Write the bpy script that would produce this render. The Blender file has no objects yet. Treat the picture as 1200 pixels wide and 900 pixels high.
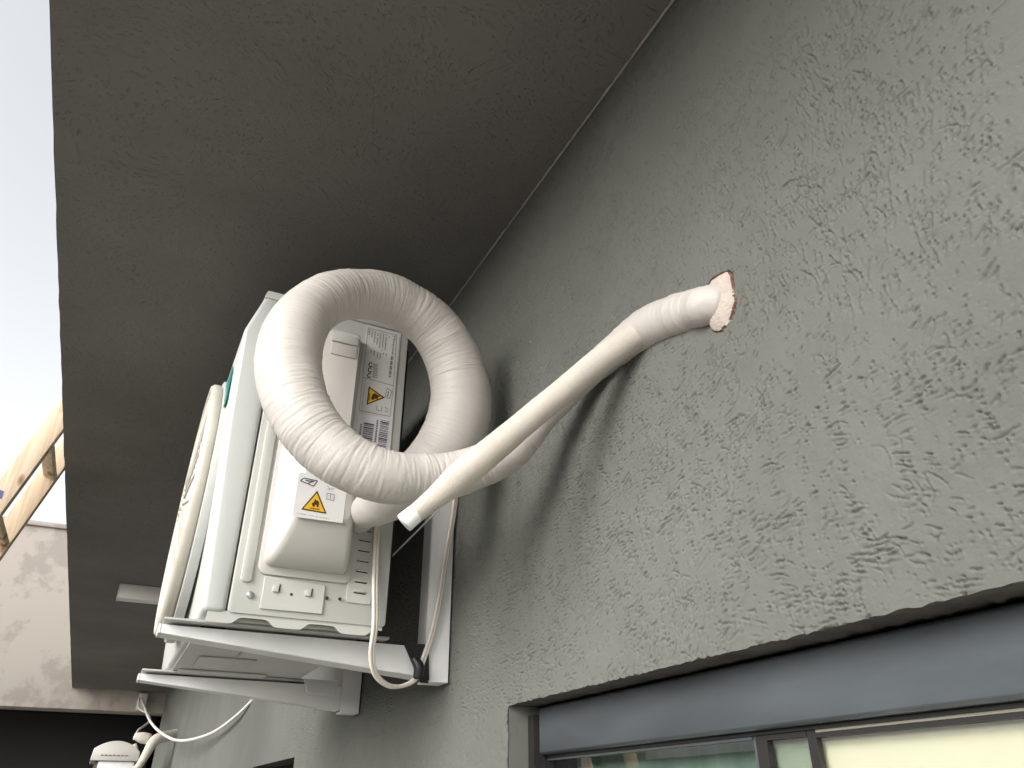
import bpy, bmesh, math, random
import numpy as np
from mathutils import Vector, Matrix

# ------------------------------------------------------------------ camera, sky, sun, exposure
S = bpy.context.scene
C = S.collection
OFF = np.array((-0.5, 0.0, 1.9))          # builder coordinates have the lens at their origin; wall plane at +0.5
FPX, PITCH, YAW = 890.0, math.radians(29.2), math.radians(26.3)

cam = bpy.data.cameras.new('camera')
cam.sensor_width = 36.0
cam.lens = FPX / 1200.0 * 36.0
cam.clip_start = 0.02
cam.clip_end = 3000.0
camo = bpy.data.objects.new('camera', cam)
C.objects.link(camo)
camo.location = OFF
camo.rotation_euler = (math.pi / 2 + PITCH, 0.0, -YAW)
S.camera = camo

SUN_EL, SUN_AZ = math.radians(28.0), math.radians(244.0)     # azimuth clockwise from +Y
world = bpy.data.worlds.new('World')
S.world = world
world.use_nodes = True
wn = world.node_tree
bg = wn.nodes['Background']
sky = wn.nodes.new('ShaderNodeTexSky')
sky.sky_type = 'NISHITA'
sky.sun_disc = False
sky.sun_elevation = SUN_EL
sky.sun_rotation = SUN_AZ
sky.dust_density = 3.0
sky.air_density = 1.2
hsv = wn.nodes.new('ShaderNodeHueSaturation')
hsv.inputs['Saturation'].default_value = 0.14
wn.links.new(sky.outputs[0], hsv.inputs['Color'])
wn.links.new(hsv.outputs[0], bg.inputs['Color'])
bg.inputs['Strength'].default_value = 0.15

sun = bpy.data.lights.new('sun', 'SUN')
sun.energy = 0.5
sun.angle = math.radians(42.0)
sun.color = (1.0, 0.96, 0.90)
suno = bpy.data.objects.new('sun', sun)
C.objects.link(suno)
sdir = Vector((math.sin(SUN_AZ) * math.cos(SUN_EL), math.cos(SUN_AZ) * math.cos(SUN_EL), math.sin(SUN_EL)))
suno.rotation_euler = sdir.to_track_quat('Z', 'Y').to_euler()
suno.location = (-6, -4, 8)

S.view_settings.view_transform = 'Standard'
S.view_settings.look = 'None'
S.view_settings.gamma = 1.0
S.view_settings.use_curve_mapping = False
S.view_settings.exposure = 1.2
S.render.resolution_x, S.render.resolution_y = 1024, 768

# ------------------------------------------------------------------ pixel directions -> positions
_F = np.array((math.sin(YAW) * math.cos(PITCH), math.cos(YAW) * math.cos(PITCH), math.sin(PITCH)))
_R = np.array((math.cos(YAW), -math.sin(YAW), 0.0))
_U = np.cross(_R, _F)
def at(u, v, x=None, y=None, z=None):
    r = (u - 600) * _R + (450 - v) * _U + FPX * _F
    if x is not None: return r * (x / r[0])
    if y is not None: return r * (y / r[1])
    return r * (z / r[2])

rng = np.random.default_rng(7)
random.seed(7)

# ------------------------------------------------------------------ materials
MATS = {}
def mat(name, col, rough=0.5, metal=0.0, noise=0.0, nscale=8.0, bump=0.0, bscale=200.0, spec=0.5, coat=0.0, stretch=(1, 1, 1), rvar=0.0):
    m = bpy.data.materials.new(name)
    m.use_nodes = True
    t = m.node_tree
    b = t.nodes['Principled BSDF']
    b.inputs['Base Color'].default_value = (*col, 1)
    b.inputs['Roughness'].default_value = rough
    b.inputs['Metallic'].default_value = metal
    b.inputs['Specular IOR Level'].default_value = spec
    b.inputs['Coat Weight'].default_value = coat
    tc = t.nodes.new('ShaderNodeTexCoord')
    mp = t.nodes.new('ShaderNodeMapping')
    mp.inputs['Scale'].default_value = stretch
    t.links.new(tc.outputs['Object'], mp.inputs['Vector'])
    if noise or rvar:
        n = t.nodes.new('ShaderNodeTexNoise')
        n.inputs['Scale'].default_value = nscale
        n.inputs['Detail'].default_value = 6
        n.inputs['Roughness'].default_value = 0.65
        t.links.new(mp.outputs[0], n.inputs['Vector'])
        if noise:
            r = t.nodes.new('ShaderNodeMapRange')
            r.inputs['From Min'].default_value = 0.3
            r.inputs['From Max'].default_value = 0.7
            r.inputs['To Min'].default_value = 1 - noise
            r.inputs['To Max'].default_value = 1 + noise
            t.links.new(n.outputs['Fac'], r.inputs['Value'])
            x = t.nodes.new('ShaderNodeVectorMath'); x.operation = 'SCALE'
            x.inputs[0].default_value = col
            t.links.new(r.outputs[0], x.inputs['Scale'])
            t.links.new(x.outputs[0], b.inputs['Base Color'])
        if rvar:
            r = t.nodes.new('ShaderNodeMapRange')
            r.inputs['From Min'].default_value = 0.3
            r.inputs['From Max'].default_value = 0.7
            r.inputs['To Min'].default_value = rough - rvar
            r.inputs['To Max'].default_value = rough + rvar
            t.links.new(n.outputs['Fac'], r.inputs['Value'])
            t.links.new(r.outputs[0], b.inputs['Roughness'])
    if bump:
        n2 = t.nodes.new('ShaderNodeTexNoise')
        n2.inputs['Scale'].default_value = bscale
        n2.inputs['Detail'].default_value = 4
        t.links.new(mp.outputs[0], n2.inputs['Vector'])
        bp = t.nodes.new('ShaderNodeBump')
        bp.inputs['Strength'].default_value = bump
        bp.inputs['Distance'].default_value = 0.002
        t.links.new(n2.outputs['Fac'], bp.inputs['Height'])
        t.links.new(bp.outputs[0], b.inputs['Normal'])
    MATS[name] = m
    return m

def stucco(name, col, scratch=0.0, grain=0.35):
    """painted textured render: fine sand grain plus short trowelled drag marks as relief"""
    m = mat(name, col, rough=0.8, noise=0.13, nscale=2.2, spec=0.25)
    t = m.node_tree
    b = t.nodes['Principled BSDF']
    tc = t.nodes['Texture Coordinate']
    g = t.nodes.new('ShaderNodeTexNoise'); g.inputs['Scale'].default_value = 330; g.inputs['Detail'].default_value = 5
    t.links.new(tc.outputs['Object'], g.inputs['Vector'])
    b1 = t.nodes.new('ShaderNodeBump'); b1.inputs['Strength'].default_value = grain; b1.inputs['Distance'].default_value = 0.001
    t.links.new(g.outputs['Fac'], b1.inputs['Height'])
    last = b1
    if scratch:
        w = t.nodes.new('ShaderNodeTexNoise'); w.inputs['Scale'].default_value = 4; w.inputs['Detail'].default_value = 1
        t.links.new(tc.outputs['Object'], w.inputs['Vector'])
        ws = t.nodes.new('ShaderNodeVectorMath'); ws.operation = 'SCALE'; ws.inputs['Scale'].default_value = 0.35
        t.links.new(w.outputs['Color'], ws.inputs[0])
        wa = t.nodes.new('ShaderNodeVectorMath'); wa.operation = 'ADD'
        t.links.new(tc.outputs['Object'], wa.inputs[0]); t.links.new(ws.outputs[0], wa.inputs[1])
        for sc in ((105, 225, 110), (225, 100, 190)):
            mp = t.nodes.new('ShaderNodeMapping'); mp.inputs['Scale'].default_value = sc
            t.links.new(wa.outputs[0], mp.inputs['Vector'])
            v = t.nodes.new('ShaderNodeTexNoise'); v.inputs['Scale'].default_value = 1.0; v.inputs['Detail'].default_value = 2.5
            t.links.new(mp.outputs[0], v.inputs['Vector'])
            r = t.nodes.new('ShaderNodeMapRange')
            r.inputs['From Min'].default_value = 0.62; r.inputs['From Max'].default_value = 0.715
            r.inputs['To Min'].default_value = 1.0; r.inputs['To Max'].default_value = 0.0
            t.links.new(v.outputs['Fac'], r.inputs['Value'])
            b2 = t.nodes.new('ShaderNodeBump'); b2.inputs['Strength'].default_value = scratch; b2.inputs['Distance'].default_value = 0.003
            t.links.new(r.outputs[0], b2.inputs['Height'])
            t.links.new(last.outputs[0], b2.inputs['Normal'])
            last = b2
    t.links.new(last.outputs[0], b.inputs['Normal'])
    return m

PAINT = (0.140, 0.1435, 0.127)
M_wall = stucco('grey_textured_paint', PAINT, 0.0, 0.5)
M_soffit = stucco('grey_soffit_paint', (0.180, 0.172, 0.159), 0.65, 1.0)
M_reveal = mat('raw_reveal_mortar', (0.085, 0.078, 0.068), 0.9, noise=0.35, nscale=30, bump=0.8, bscale=120)
M_filler = mat('cream_filler', (0.50, 0.43, 0.37), 0.85, noise=0.15, nscale=60, bump=0.6, bscale=300)
M_brick = mat('chipped_brick_edge', (0.15, 0.075, 0.055), 0.9, noise=0.5, nscale=120, bump=0.8, bscale=400)
M_caulk = mat('caulk', (0.30, 0.29, 0.25), 0.6, noise=0.12, nscale=40)
M_case = mat('casing_paint', (0.52, 0.523, 0.487), 0.38, noise=0.035, nscale=6, bump=0.06, bscale=500, rvar=0.06)
M_case2 = mat('front_panel_paint', (0.53, 0.545, 0.52), 0.35, noise=0.03, nscale=6, bump=0.06, bscale=500, rvar=0.06)
M_plastic = mat('cover_plastic', (0.53, 0.51, 0.475), 0.42, noise=0.03, nscale=9, bump=0.05, bscale=700, rvar=0.05)
M_ivory = mat('ivory_plastic', (0.53, 0.50, 0.43), 0.45, noise=0.06, nscale=25)
M_dark = mat('dark_fins', (0.015, 0.015, 0.016), 0.7)
M_black = mat('black_plastic', (0.012, 0.012, 0.013), 0.4)
M_rubber = mat('black_rubber', (0.02, 0.02, 0.02), 0.8)
M_white = mat('white_powder_coat', (0.82, 0.82, 0.81), 0.42, noise=0.04, nscale=12, bump=0.08, bscale=600, rvar=0.06)
M_foot = mat('zinc_foot', (0.42, 0.42, 0.40), 0.45, 0.4, noise=0.12, nscale=20)
M_wrap = mat('vinyl_wrap', (0.53, 0.493, 0.458), 0.50, noise=0.045, nscale=14, bump=0.10, bscale=350, rvar=0.08)
M_foam = mat('woven_foam_sleeve', (0.55, 0.505, 0.44), 0.75, noise=0.06, nscale=30, bump=0.6, bscale=650)
M_endcap = mat('white_tape_end', (0.82, 0.82, 0.81), 0.5, noise=0.03, nscale=30)
M_cable = mat('beige_cable', (0.74, 0.68, 0.61), 0.5, noise=0.06, nscale=30)
M_cablew = mat('white_cable', (0.72, 0.70, 0.65), 0.5, noise=0.06, nscale=10)
M_screw = mat('steel_screw', (0.55, 0.55, 0.53), 0.35, 0.8)
M_teal = mat('teal_sticker', (0.02, 0.22, 0.20), 0.35)
M_lab = mat('label_paper_grey', (0.62, 0.62, 0.585), 0.5, noise=0.03, nscale=60)
M_labw = mat('label_paper_white', (0.70, 0.68, 0.72), 0.5, noise=0.03, nscale=60)
M_labc = mat('label_film', (0.70, 0.685, 0.67), 0.4, noise=0.02, nscale=60)
M_ink = mat('black_ink', (0.022, 0.020, 0.020), 0.5)
M_inkg = mat('grey_ink', (0.16, 0.155, 0.15), 0.5)
M_yel = mat('warning_yellow', (0.72, 0.44, 0.015), 0.45)
M_inkb = mat('brown_ink', (0.07, 0.025, 0.012), 0.5)
M_alu = mat('grey_aluminium', (0.090, 0.102, 0.111), 0.42, 0.2, noise=0.25, nscale=5, rvar=0.10, stretch=(1, 0.6, 2.5))
M_bronze = mat('dark_window_profile', (0.018, 0.016, 0.015), 0.4)
M_track = mat('cream_track', (0.27, 0.26, 0.20), 0.5)
M_reflg = mat('pane_reflection_grey', (0.24, 0.27, 0.21), 0.6, noise=0.05, nscale=6)  # reflection over shaded cream, put into the colour
M_refl = mat('pane_reflection_green', (0.22, 0.30, 0.25), 0.8, noise=0.2, nscale=4, stretch=(1, 6, 0.4))  # grey-green of the reflected sky, put into the colour
M_blind = mat('cream_blind', (0.60, 0.57, 0.43), 0.8, noise=0.015, nscale=3)
M_room = mat('dim_room_paint', (0.22, 0.24, 0.21), 0.9)
M_conc = mat('ground_concrete', (0.52, 0.485, 0.45), 0.9, noise=0.2, nscale=1.5, bump=0.4, bscale=60)
M_shade = mat('carport_shade_black', (0.02, 0.02, 0.02), 0.95)  # near-black colour stands in for the deep shade inside the carport
M_bound = mat('green_grey_boundary_paint', (0.07, 0.095, 0.08), 0.85, noise=0.15, nscale=2)
M_blue = mat('blue_tape', (0.09, 0.11, 0.30), 0.5)
M_batten = mat('batten_plastic', (0.76, 0.74, 0.70), 0.5, noise=0.04, nscale=6)

# far rendered building with damp stains (their own shape)
M_pale = mat('pale_render', (0.5, 0.44, 0.38), 0.9, bump=0.4, bscale=90)
def _pale():
    t = M_pale.node_tree; b = t.nodes['Principled BSDF']; tc = t.nodes['Texture Coordinate']
    n = t.nodes.new('ShaderNodeTexNoise'); n.inputs['Scale'].default_value = 2.3; n.inputs['Detail'].default_value = 7; n.inputs['Roughness'].default_value = 0.62
    t.links.new(tc.outputs['Object'], n.inputs['Vector'])
    r = t.nodes.new('ShaderNodeValToRGB')
    r.color_ramp.elements[0].position = 0.50; r.color_ramp.elements[0].color = (0.40, 0.36, 0.318, 1)
    r.color_ramp.elements[1].position = 0.56; r.color_ramp.elements[1].color = (0.32, 0.285, 0.25, 1)
    t.links.new(n.outputs['Fac'], r.inputs['Fac'])
    t.links.new(r.outputs[0], b.inputs['Base Color'])
_pale()

M_pine = mat('pine', (0.6, 0.4, 0.2), 0.6, bump=0.15, bscale=60, stretch=(1, 6, 1))
def _pine():
    t = M_pine.node_tree; b = t.nodes['Principled BSDF']; tc = t.nodes['Texture Coordinate']
    mp = t.nodes.new('ShaderNodeMapping')
    mp.inputs['Rotation'].default_value = (0, math.radians(-20.6), 0)
    mp.inputs['Scale'].default_value = (38, 30, 2.2)
    t.links.new(tc.outputs['Object'], mp.inputs['Vector'])
    n = t.nodes.new('ShaderNodeTexNoise'); n.inputs['Scale'].default_value = 1.0; n.inputs['Detail'].default_value = 5; n.inputs['Distortion'].default_value = 1.2
    t.links.new(mp.outputs[0], n.inputs['Vector'])
    r = t.nodes.new('ShaderNodeValToRGB')
    r.color_ramp.elements[0].position = 0.30; r.color_ramp.elements[0].color = (0.54, 0.38, 0.23, 1)
    r.color_ramp.elements[1].position = 0.62; r.color_ramp.elements[1].color = (0.74, 0.60, 0.44, 1)
    t.links.new(n.outputs['Fac'], r.inputs['Fac'])
    v = t.nodes.new('ShaderNodeTexVoronoi'); v.inputs['Scale'].default_value = 1.0
    mp2 = t.nodes.new('ShaderNodeMapping'); mp2.inputs['Rotation'].default_value = (0, math.radians(-20.6), 0); mp2.inputs['Scale'].default_value = (16, 8, 7)
    t.links.new(tc.outputs['Object'], mp2.inputs['Vector']); t.links.new(mp2.outputs[0], v.inputs['Vector'])
    k = t.nodes.new('ShaderNodeMapRange'); k.inputs['From Min'].default_value = 0.10; k.inputs['From Max'].default_value = 0.2
    t.links.new(v.outputs['Distance'], k.inputs['Value'])
    mx = t.nodes.new('ShaderNodeMix'); mx.data_type = 'RGBA'
    mx.inputs['A'].default_value = (0.26, 0.12, 0.05, 1)
    t.links.new(k.outputs[0], mx.inputs['Factor']); t.links.new(r.outputs[0], mx.inputs['B'])
    t.links.new(mx.outputs['Result'], b.inputs['Base Color'])
_pine()

def glass(name, tint):
    m = bpy.data.materials.new(name); m.use_nodes = True
    t = m.node_tree; t.nodes.clear()
    o = t.nodes.new('ShaderNodeOutputMaterial'); mx = t.nodes.new('ShaderNodeMixShader')
    tr = t.nodes.new('ShaderNodeBsdfTransparent'); tr.inputs['Color'].default_value = (*tint, 1)
    gl = t.nodes.new('ShaderNodeBsdfGlossy'); gl.inputs['Roughness'].default_value = 0.015
    fr = t.nodes.new('ShaderNodeFresnel'); fr.inputs['IOR'].default_value = 1.75
    ge = t.nodes.new('ShaderNodeNewGeometry'); iv = t.nodes.new('ShaderNodeMath'); iv.operation = 'SUBTRACT'; iv.inputs[0].default_value = 1.0
    t.links.new(ge.outputs['Backfacing'], iv.inputs[1]); ml = t.nodes.new('ShaderNodeMath'); ml.operation = 'MULTIPLY'
    t.links.new(fr.outputs[0], ml.inputs[0]); t.links.new(iv.outputs[0], ml.inputs[1]); t.links.new(ml.outputs[0], mx.inputs['Fac']); t.links.new(tr.outputs[0], mx.inputs[1]); t.links.new(gl.outputs[0], mx.inputs[2])
    t.links.new(mx.outputs[0], o.inputs['Surface'])
    return m
M_glass = glass('window_glass', (0.98, 0.993, 0.984))

# ------------------------------------------------------------------ object helpers
BASE = {}
def thing(name, label, cat, base, group=None):
    o = bpy.data.objects.new(name, None)
    o.empty_display_size = 0.1
    C.objects.link(o)
    base = np.array(base, float)
    o.location = base + OFF
    BASE[o.name] = base
    tag(o, label, cat, group)
    return o

def tag(o, label=None, cat=None, group=None, kind=None):
    if label: o['label'] = label
    if cat: o['category'] = cat
    if group: o['group'] = group
    if kind: o['kind'] = kind
    return o

def mk(name, verts, faces, m, parent=None, smooth=False, fmat=None, extra=()):
    """one mesh object from builder coordinates"""
    verts = np.asarray(verts, float).reshape(-1, 3)
    if parent is not None:
        b = BASE[parent.name]
    else:
        lo, hi = verts.min(0), verts.max(0)
        b = np.array(((lo[0] + hi[0]) / 2, (lo[1] + hi[1]) / 2, lo[2]))
    me = bpy.data.meshes.new(name)
    me.from_pydata((verts - b).tolist(), [], faces)
    me.materials.append(m)
    for e in extra: me.materials.append(e)
    if fmat is not None: me.polygons.foreach_set('material_index', fmat)
    if smooth: me.polygons.foreach_set('use_smooth', [True] * len(me.polygons))
    me.validate(); me.update()
    o = bpy.data.objects.new(name, me)
    C.objects.link(o)
    BASE[o.name] = b
    if parent is not None:
        o.parent = parent          # parent and child share one origin
    else:
        o.location = b + OFF
    return o

def from_bm(name, bm, m, parent=None, smooth_angle=40):
    bmesh.ops.recalc_face_normals(bm, faces=bm.faces[:])
    bm.verts.index_update()
    v = [tuple(x.co) for x in bm.verts]
    f = [[y.index for y in x.verts] for x in bm.faces]
    bm.free()
    o = mk(name, v, f, m, parent)
    if smooth_angle:
        me = o.data
        me.polygons.foreach_set('use_smooth', [True] * len(me.polygons))
        me.set_sharp_from_angle(angle=math.radians(smooth_angle))
    return o

def bm_poly(bm, pts):
    return bm.faces.new([bm.verts.new(p) for p in pts])

def prism(name, poly, axis, a, b, m, parent=None, bevel=0.0, seg=2):
    """poly: 2D outline; axis 'x' -> (y,z), 'y' -> (x,z), 'z' -> (x,y)"""
    def p3(p, t):
        return {'x': (t, p[0], p[1]), 'y': (p[0], t, p[1]), 'z': (p[0], p[1], t)}[axis]
    bm = bmesh.new()
    A = [bm.verts.new(p3(p, a)) for p in poly]
    B = [bm.verts.new(p3(p, b)) for p in poly]
    bm.faces.new(A); bm.faces.new(B[::-1])
    n = len(poly)
    for i in range(n):
        bm.faces.new((A[i], B[i], B[(i + 1) % n], A[(i + 1) % n]))
    bmesh.ops.recalc_face_normals(bm, faces=bm.faces[:])
    if bevel:
        bmesh.ops.bevel(bm, geom=bm.edges[:], offset=bevel, segments=seg, affect='EDGES', profile=0.5, clamp_overlap=True)
    return from_bm(name, bm, m, parent, 40 if bevel else 0)

def box(name, x0, x1, y0, y1, z0, z1, m, parent=None, bevel=0.0, seg=2):
    return prism(name, [(x0, z0), (x1, z0), (x1, z1), (x0, z1)], 'y', y0, y1, m, parent, bevel, seg)

def rrect(x0, x1, z0, z1, r, n=5):
    out = []
    for cx, cz, a0 in ((x1 - r, z0 + r, -90), (x1 - r, z1 - r, 0), (x0 + r, z1 - r, 90), (x0 + r, z0 + r, 180)):
        for i in range(n + 1):
            a = math.radians(a0 + 90 * i / n)
            out.append((cx + r * math.cos(a), cz + r * math.sin(a)))
    return out

def catmull(P, step):
    """smooth curve through rows of P (any number of columns), resampled to an even step"""
    P = np.asarray(P, float)
    Q = np.vstack([2 * P[0] - P[1], P, 2 * P[-1] - P[-2]])
    out = []
    for i in range(1, len(Q) - 2):
        p0, p1, p2, p3 = Q[i - 1:i + 3]
        d01, d12, d23 = [max(np.linalg.norm((b - a)[:3]), 1e-6) ** 0.5 for a, b in ((p0, p1), (p1, p2), (p2, p3))]
        m1 = (p2 - p1) + d12 * ((p1 - p0) / d01 - (p2 - p0) / (d01 + d12))
        m2 = (p2 - p1) + d12 * ((p3 - p2) / d23 - (p3 - p1) / (d12 + d23))
        for t in np.linspace(0, 1, 40, endpoint=False):
            t2, t3 = t * t, t * t * t
            out.append((2 * t3 - 3 * t2 + 1) * p1 + (t3 - 2 * t2 + t) * m1 + (-2 * t3 + 3 * t2) * p2 + (t3 - t2) * m2)
    out.append(P[-1])
    out = np.array(out)
    d = np.r_[0, np.cumsum(np.linalg.norm(np.diff(out[:, :3], axis=0), axis=1))]
    n = max(int(d[-1] / step), 2)
    s = np.linspace(0, d[-1], n + 1)
    return np.stack([np.interp(s, d, out[:, k]) for k in range(out.shape[1])], 1), s

def tube(name, P, m, parent=None, step=0.004, nseg=16, disp=None, cap=True, flat=1.0):
    """P rows (x,y,z,r)"""
    c, s = catmull(P, step)
    p, r = c[:, :3], c[:, 3]
    T = np.gradient(p, axis=0); T /= np.linalg.norm(T, axis=1)[:, None]
    N = np.zeros_like(p)
    a = np.array((0, 0, 1.0)) if abs(T[0, 2]) < 0.9 else np.array((1.0, 0, 0))
    n = a - T[0] * (a @ T[0]); n /= np.linalg.norm(n)
    for i in range(len(p)):
        n = n - T[i] * (n @ T[i]); n /= np.linalg.norm(n); N[i] = n
    B = np.cross(T, N)
    th = np.linspace(0, 2 * math.pi, nseg, endpoint=False)
    R = np.repeat(r[:, None], nseg, 1)
    if disp is not None: R = R + disp(s, th)
    ring = p[:, None, :] + R[..., None] * (np.cos(th)[None, :, None] * N[:, None, :] + flat * np.sin(th)[None, :, None] * B[:, None, :])
    k = len(p)
    v = ring.reshape(-1, 3)
    i, j = np.meshgrid(np.arange(k - 1), np.arange(nseg), indexing='ij')
    j2 = (j + 1) % nseg
    f = np.stack([i * nseg + j, i * nseg + j2, (i + 1) * nseg + j2, (i + 1) * nseg + j], -1).reshape(-1, 4).tolist()
    if cap:
        f.append(list(range(nseg))[::-1]); f.append([(k - 1) * nseg + q for q in range(nseg)])
    return mk(name, v, f, m, parent, smooth=True)

def noise2(ny, nx, cell, seed):
    """smooth value noise, cell size in samples, range -1..1"""
    g = np.random.default_rng(seed)
    a = g.uniform(-1, 1, (int(ny / cell) + 3, int(nx / cell) + 3))
    y = np.arange(ny) / cell; x = np.arange(nx) / cell
    iy, ix = y.astype(int), x.astype(int)
    fy, fx = y - iy, x - ix
    fy = (fy * fy * (3 - 2 * fy))[:, None]; fx = (fx * fx * (3 - 2 * fx))[None, :]
    A = a[np.ix_(iy, ix)]; B = a[np.ix_(iy, ix + 1)]; Cc = a[np.ix_(iy + 1, ix)]; D = a[np.ix_(iy + 1, ix + 1)]
    return (A * (1 - fx) + B * fx) * (1 - fy) + (Cc * (1 - fx) + D * fx) * fy

# ------------------------------------------------------------------ key sizes (metres, builder coordinates)
WX = 0.5                       # wall face
CZ = 0.99                      # soffit
LZ = 0.125                     # lintel of the window openings
WY = 1.025                     # jamb of the big window
YE = 8.65                      # far building face
GZ = -1.9                      # ground
HOLE = at(838, 356, x=WX)

# ------------------------------------------------------------------ setting: ground
g = mk('ground', [(-400, -400, GZ), (400, -400, GZ), (400, 400, GZ), (-400, 400, GZ)], [(0, 1, 2, 3)], M_conc)
tag(g, kind='structure')

# ------------------------------------------------------------------ house
house = thing('house', 'grey house wall with drag-textured render under a deep flat soffit', 'house', (WX, 2.0, GZ))

def build_wall():
    res = 0.001
    y0, y1, z0, z1 = 0.15, 2.7, -0.05, CZ + 0.01
    ny, nz = int((y1 - y0) / res), int((z1 - z0) / res)
    H = np.zeros((ny, nz))
    G = np.random.default_rng(11)
    dens = 0.5 + 0.5 * noise2(ny, nz, 140, 3) * 0.8 + 0.4 * noise2(ny, nz, 55, 4)
    ang = 1.3 * noise2(ny, nz, 240, 5) + 0.8 * noise2(ny, nz, 90, 6)
    K = 11
    ox, oy = np.meshgrid(np.arange(-K, K + 1), np.arange(-K, K + 1), indexing='ij')
    def stamp(iy, iz, rad, dep):
        a, b = int(iy), int(iz)
        k = int(math.ceil(rad * 2.2))
        k = min(k, K)
        if a - k < 0 or b - k < 0 or a + k >= ny or b + k >= nz: return
        sx, sy = ox[K - k:K + k + 1, K - k:K + k + 1], oy[K - k:K + k + 1, K - k:K + k + 1]
        d2 = ((sx - (iy - a)) ** 2 + (sy - (iz - b)) ** 2) / rad ** 2
        v = -dep * np.exp(-d2 * d2)
        w = H[a - k:a + k + 1, b - k:b + k + 1]
        np.minimum(w, v, out=w)
    def groove(iy, iz, th, L, rad, dep):
        st = max(int(L / res / 0.8), 1)
        cur = G.normal(0, 0.03)
        broke = G.uniform(0, 0.45)
        py, pz = iy, iz
        for q in range(st):
            e = 1 - 0.75 * abs(2 * (q + 0.5) / st - 1) if st > 2 else 1
            if G.uniform() > broke * 0.5:
                stamp(py, pz, rad * (0.7 + 0.3 * e) * G.uniform(0.85, 1.15), dep * (0.45 + 0.55 * e))
            th += cur + G.normal(0, 0.09)
            py -= math.cos(th) * 0.8; pz += math.sin(th) * 0.8      # drags rise towards the window side
    n = 0
    while n < 48000:
        yy, zz = G.uniform(y0, y1), G.uniform(z0, z1)
        iy, iz = (yy - y0) / res, (zz - z0) / res
        a_, b_ = int(iy) % ny, int(iz) % nz
        if G.uniform() > np.clip(dens[a_, b_], 0.34, 1): continue
        low = np.clip((0.60 - zz) / 0.40, 0, 1)          # drags run flatter low on the wall, steeper above
        th0 = (1 - low) * 1.05 + low * 0.22 + ang[a_, b_] * (0.42 + 0.15 * low) + G.normal(0, 0.2)
        kind = G.uniform()
        if kind < 0.50:
            groove(iy, iz, th0, G.uniform(0.0, 0.003), G.uniform(0.6, 0.95), G.uniform(0.0020, 0.0044)); n += 1
        else:
            m_ = int(G.choice([1, 1, 2, 3, 4]))          # the same stone dragged side by side
            L0_ = G.uniform(0.004, 0.012) if kind < 0.93 else G.uniform(0.012, 0.03)
            for q_ in range(m_):
                o_ = q_ * G.uniform(4.0, 7.5); al = G.normal(0, 4.0)
                groove(iy - math.cos(th0) * al - math.sin(th0) * o_, iz + math.sin(th0) * al - math.cos(th0) * o_, th0 + G.normal(0, 0.07),
                       L0_ * G.uniform(0.4, 1.2), G.uniform(0.55, 0.88), G.uniform(0.0020, 0.0044)); n += 1
    # pushed-up lips beside the grooves and the slow unevenness of the coat
    lip = np.zeros_like(H)
    lip[:-3, :-3] = -H[3:, 3:] * 0.35
    H = H + np.where(H < -2e-4, 0, lip)
    H += 0.0009 * noise2(ny, nz, 60, 8) + 0.0006 * noise2(ny, nz, 22, 9) + 0.00028 * noise2(ny, nz, 7, 10) + 0.00015 * noise2(ny, nz, 3, 12)

    def spaced(segs):
        out = [segs[0][0]]
        for a, b, st in segs:
            k = max(int(round((b - a) / st)), 1)
            out += list(np.linspace(a, b, k + 1)[1:])
        return np.array(out)
    SW0, SW1 = 2.377, 3.03                                 # small window
    ys = spaced([(-2.5, -0.1, 0.08), (-0.1, 0.17, 0.02), (0.17, 0.78, 0.00098), (0.78, WY, 0.0014), (WY, 1.6, 0.0022), (1.6, SW0, 0.006), (SW0, SW1, 0.02), (SW1, YE, 0.04)])
    zs = spaced([(GZ, GZ + 1.1, 0.12), (GZ + 1.1, 0.0, 0.04), (0.0, LZ, 0.003), (LZ, 0.8, 0.00102), (0.8, CZ, 0.0015), (CZ, CZ + 0.02, 0.02)])
    NY, NZ = len(ys), len(zs)
    fy = np.clip((ys - y0) / res, 0, ny - 2); fz = np.clip((zs - z0) / res, 0, nz - 2)
    iy, iz = fy.astype(int), fz.astype(int); ay = (fy - iy)[:, None]; az = (fz - iz)[None, :]
    D = (H[np.ix_(iy, iz)] * (1 - az) + H[np.ix_(iy, iz + 1)] * az) * (1 - ay) + (H[np.ix_(iy + 1, iz)] * (1 - az) + H[np.ix_(iy + 1, iz + 1)] * az) * ay
    fade = np.clip((ys - 0.1) / 0.08, 0, 1) * np.clip((2.7 - ys) / 0.3, 0, 1)
    D *= fade[:, None]
    D *= np.clip((zs + 0.06) / 0.05, 0, 1)[None, :]
    Yg, Zg = np.meshgrid(ys, zs, indexing='ij')
    # filled pipe hole: filler mound, chipped rim
    dy, dz = (Yg - HOLE[1] + 0.005), (Zg - HOLE[2] + 0.002)
    tt = np.arctan2(dz, dy)
    rad = np.hypot(dy / 0.92, dz / 1.12)
    RR = 0.0300 + 0.0022 * np.sin(3 * tt + 1) + 0.0012 * np.sin(5 * tt + 2.2) + 0.0006 * np.sin(9 * tt) + 0.0003 * np.sin(17 * tt + 1)
    q = rad / RR
    nm = np.interp(np.arange(NY * NZ) % 977, np.arange(977), rng.uniform(-1, 1, 977)).reshape(NY, NZ)
    inside = q < 1
    D = np.where(inside, 0.0095 - 0.0085 * q ** 3 + 0.0003 * nm, D)
    rim = (q >= 0.985) & (q < 1.012 + 0.055 * np.clip(np.sin(tt), 0, 1) + 0.02 * np.sin(5 * tt + 1) + 0.014 * np.sin(11 * tt) + 0.003 * nm)
    D = np.where(rim, -0.0030 + 0.0012 * nm, D)
    X = WX - D
    Zj = Zg.copy()
    row = np.argmin(abs(zs - LZ))
    jit = np.interp(ys, np.arange(-3, 9, 0.006), 0.0005 * np.random.default_rng(4).normal(size=len(np.arange(-3, 9, 0.006))))
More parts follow.
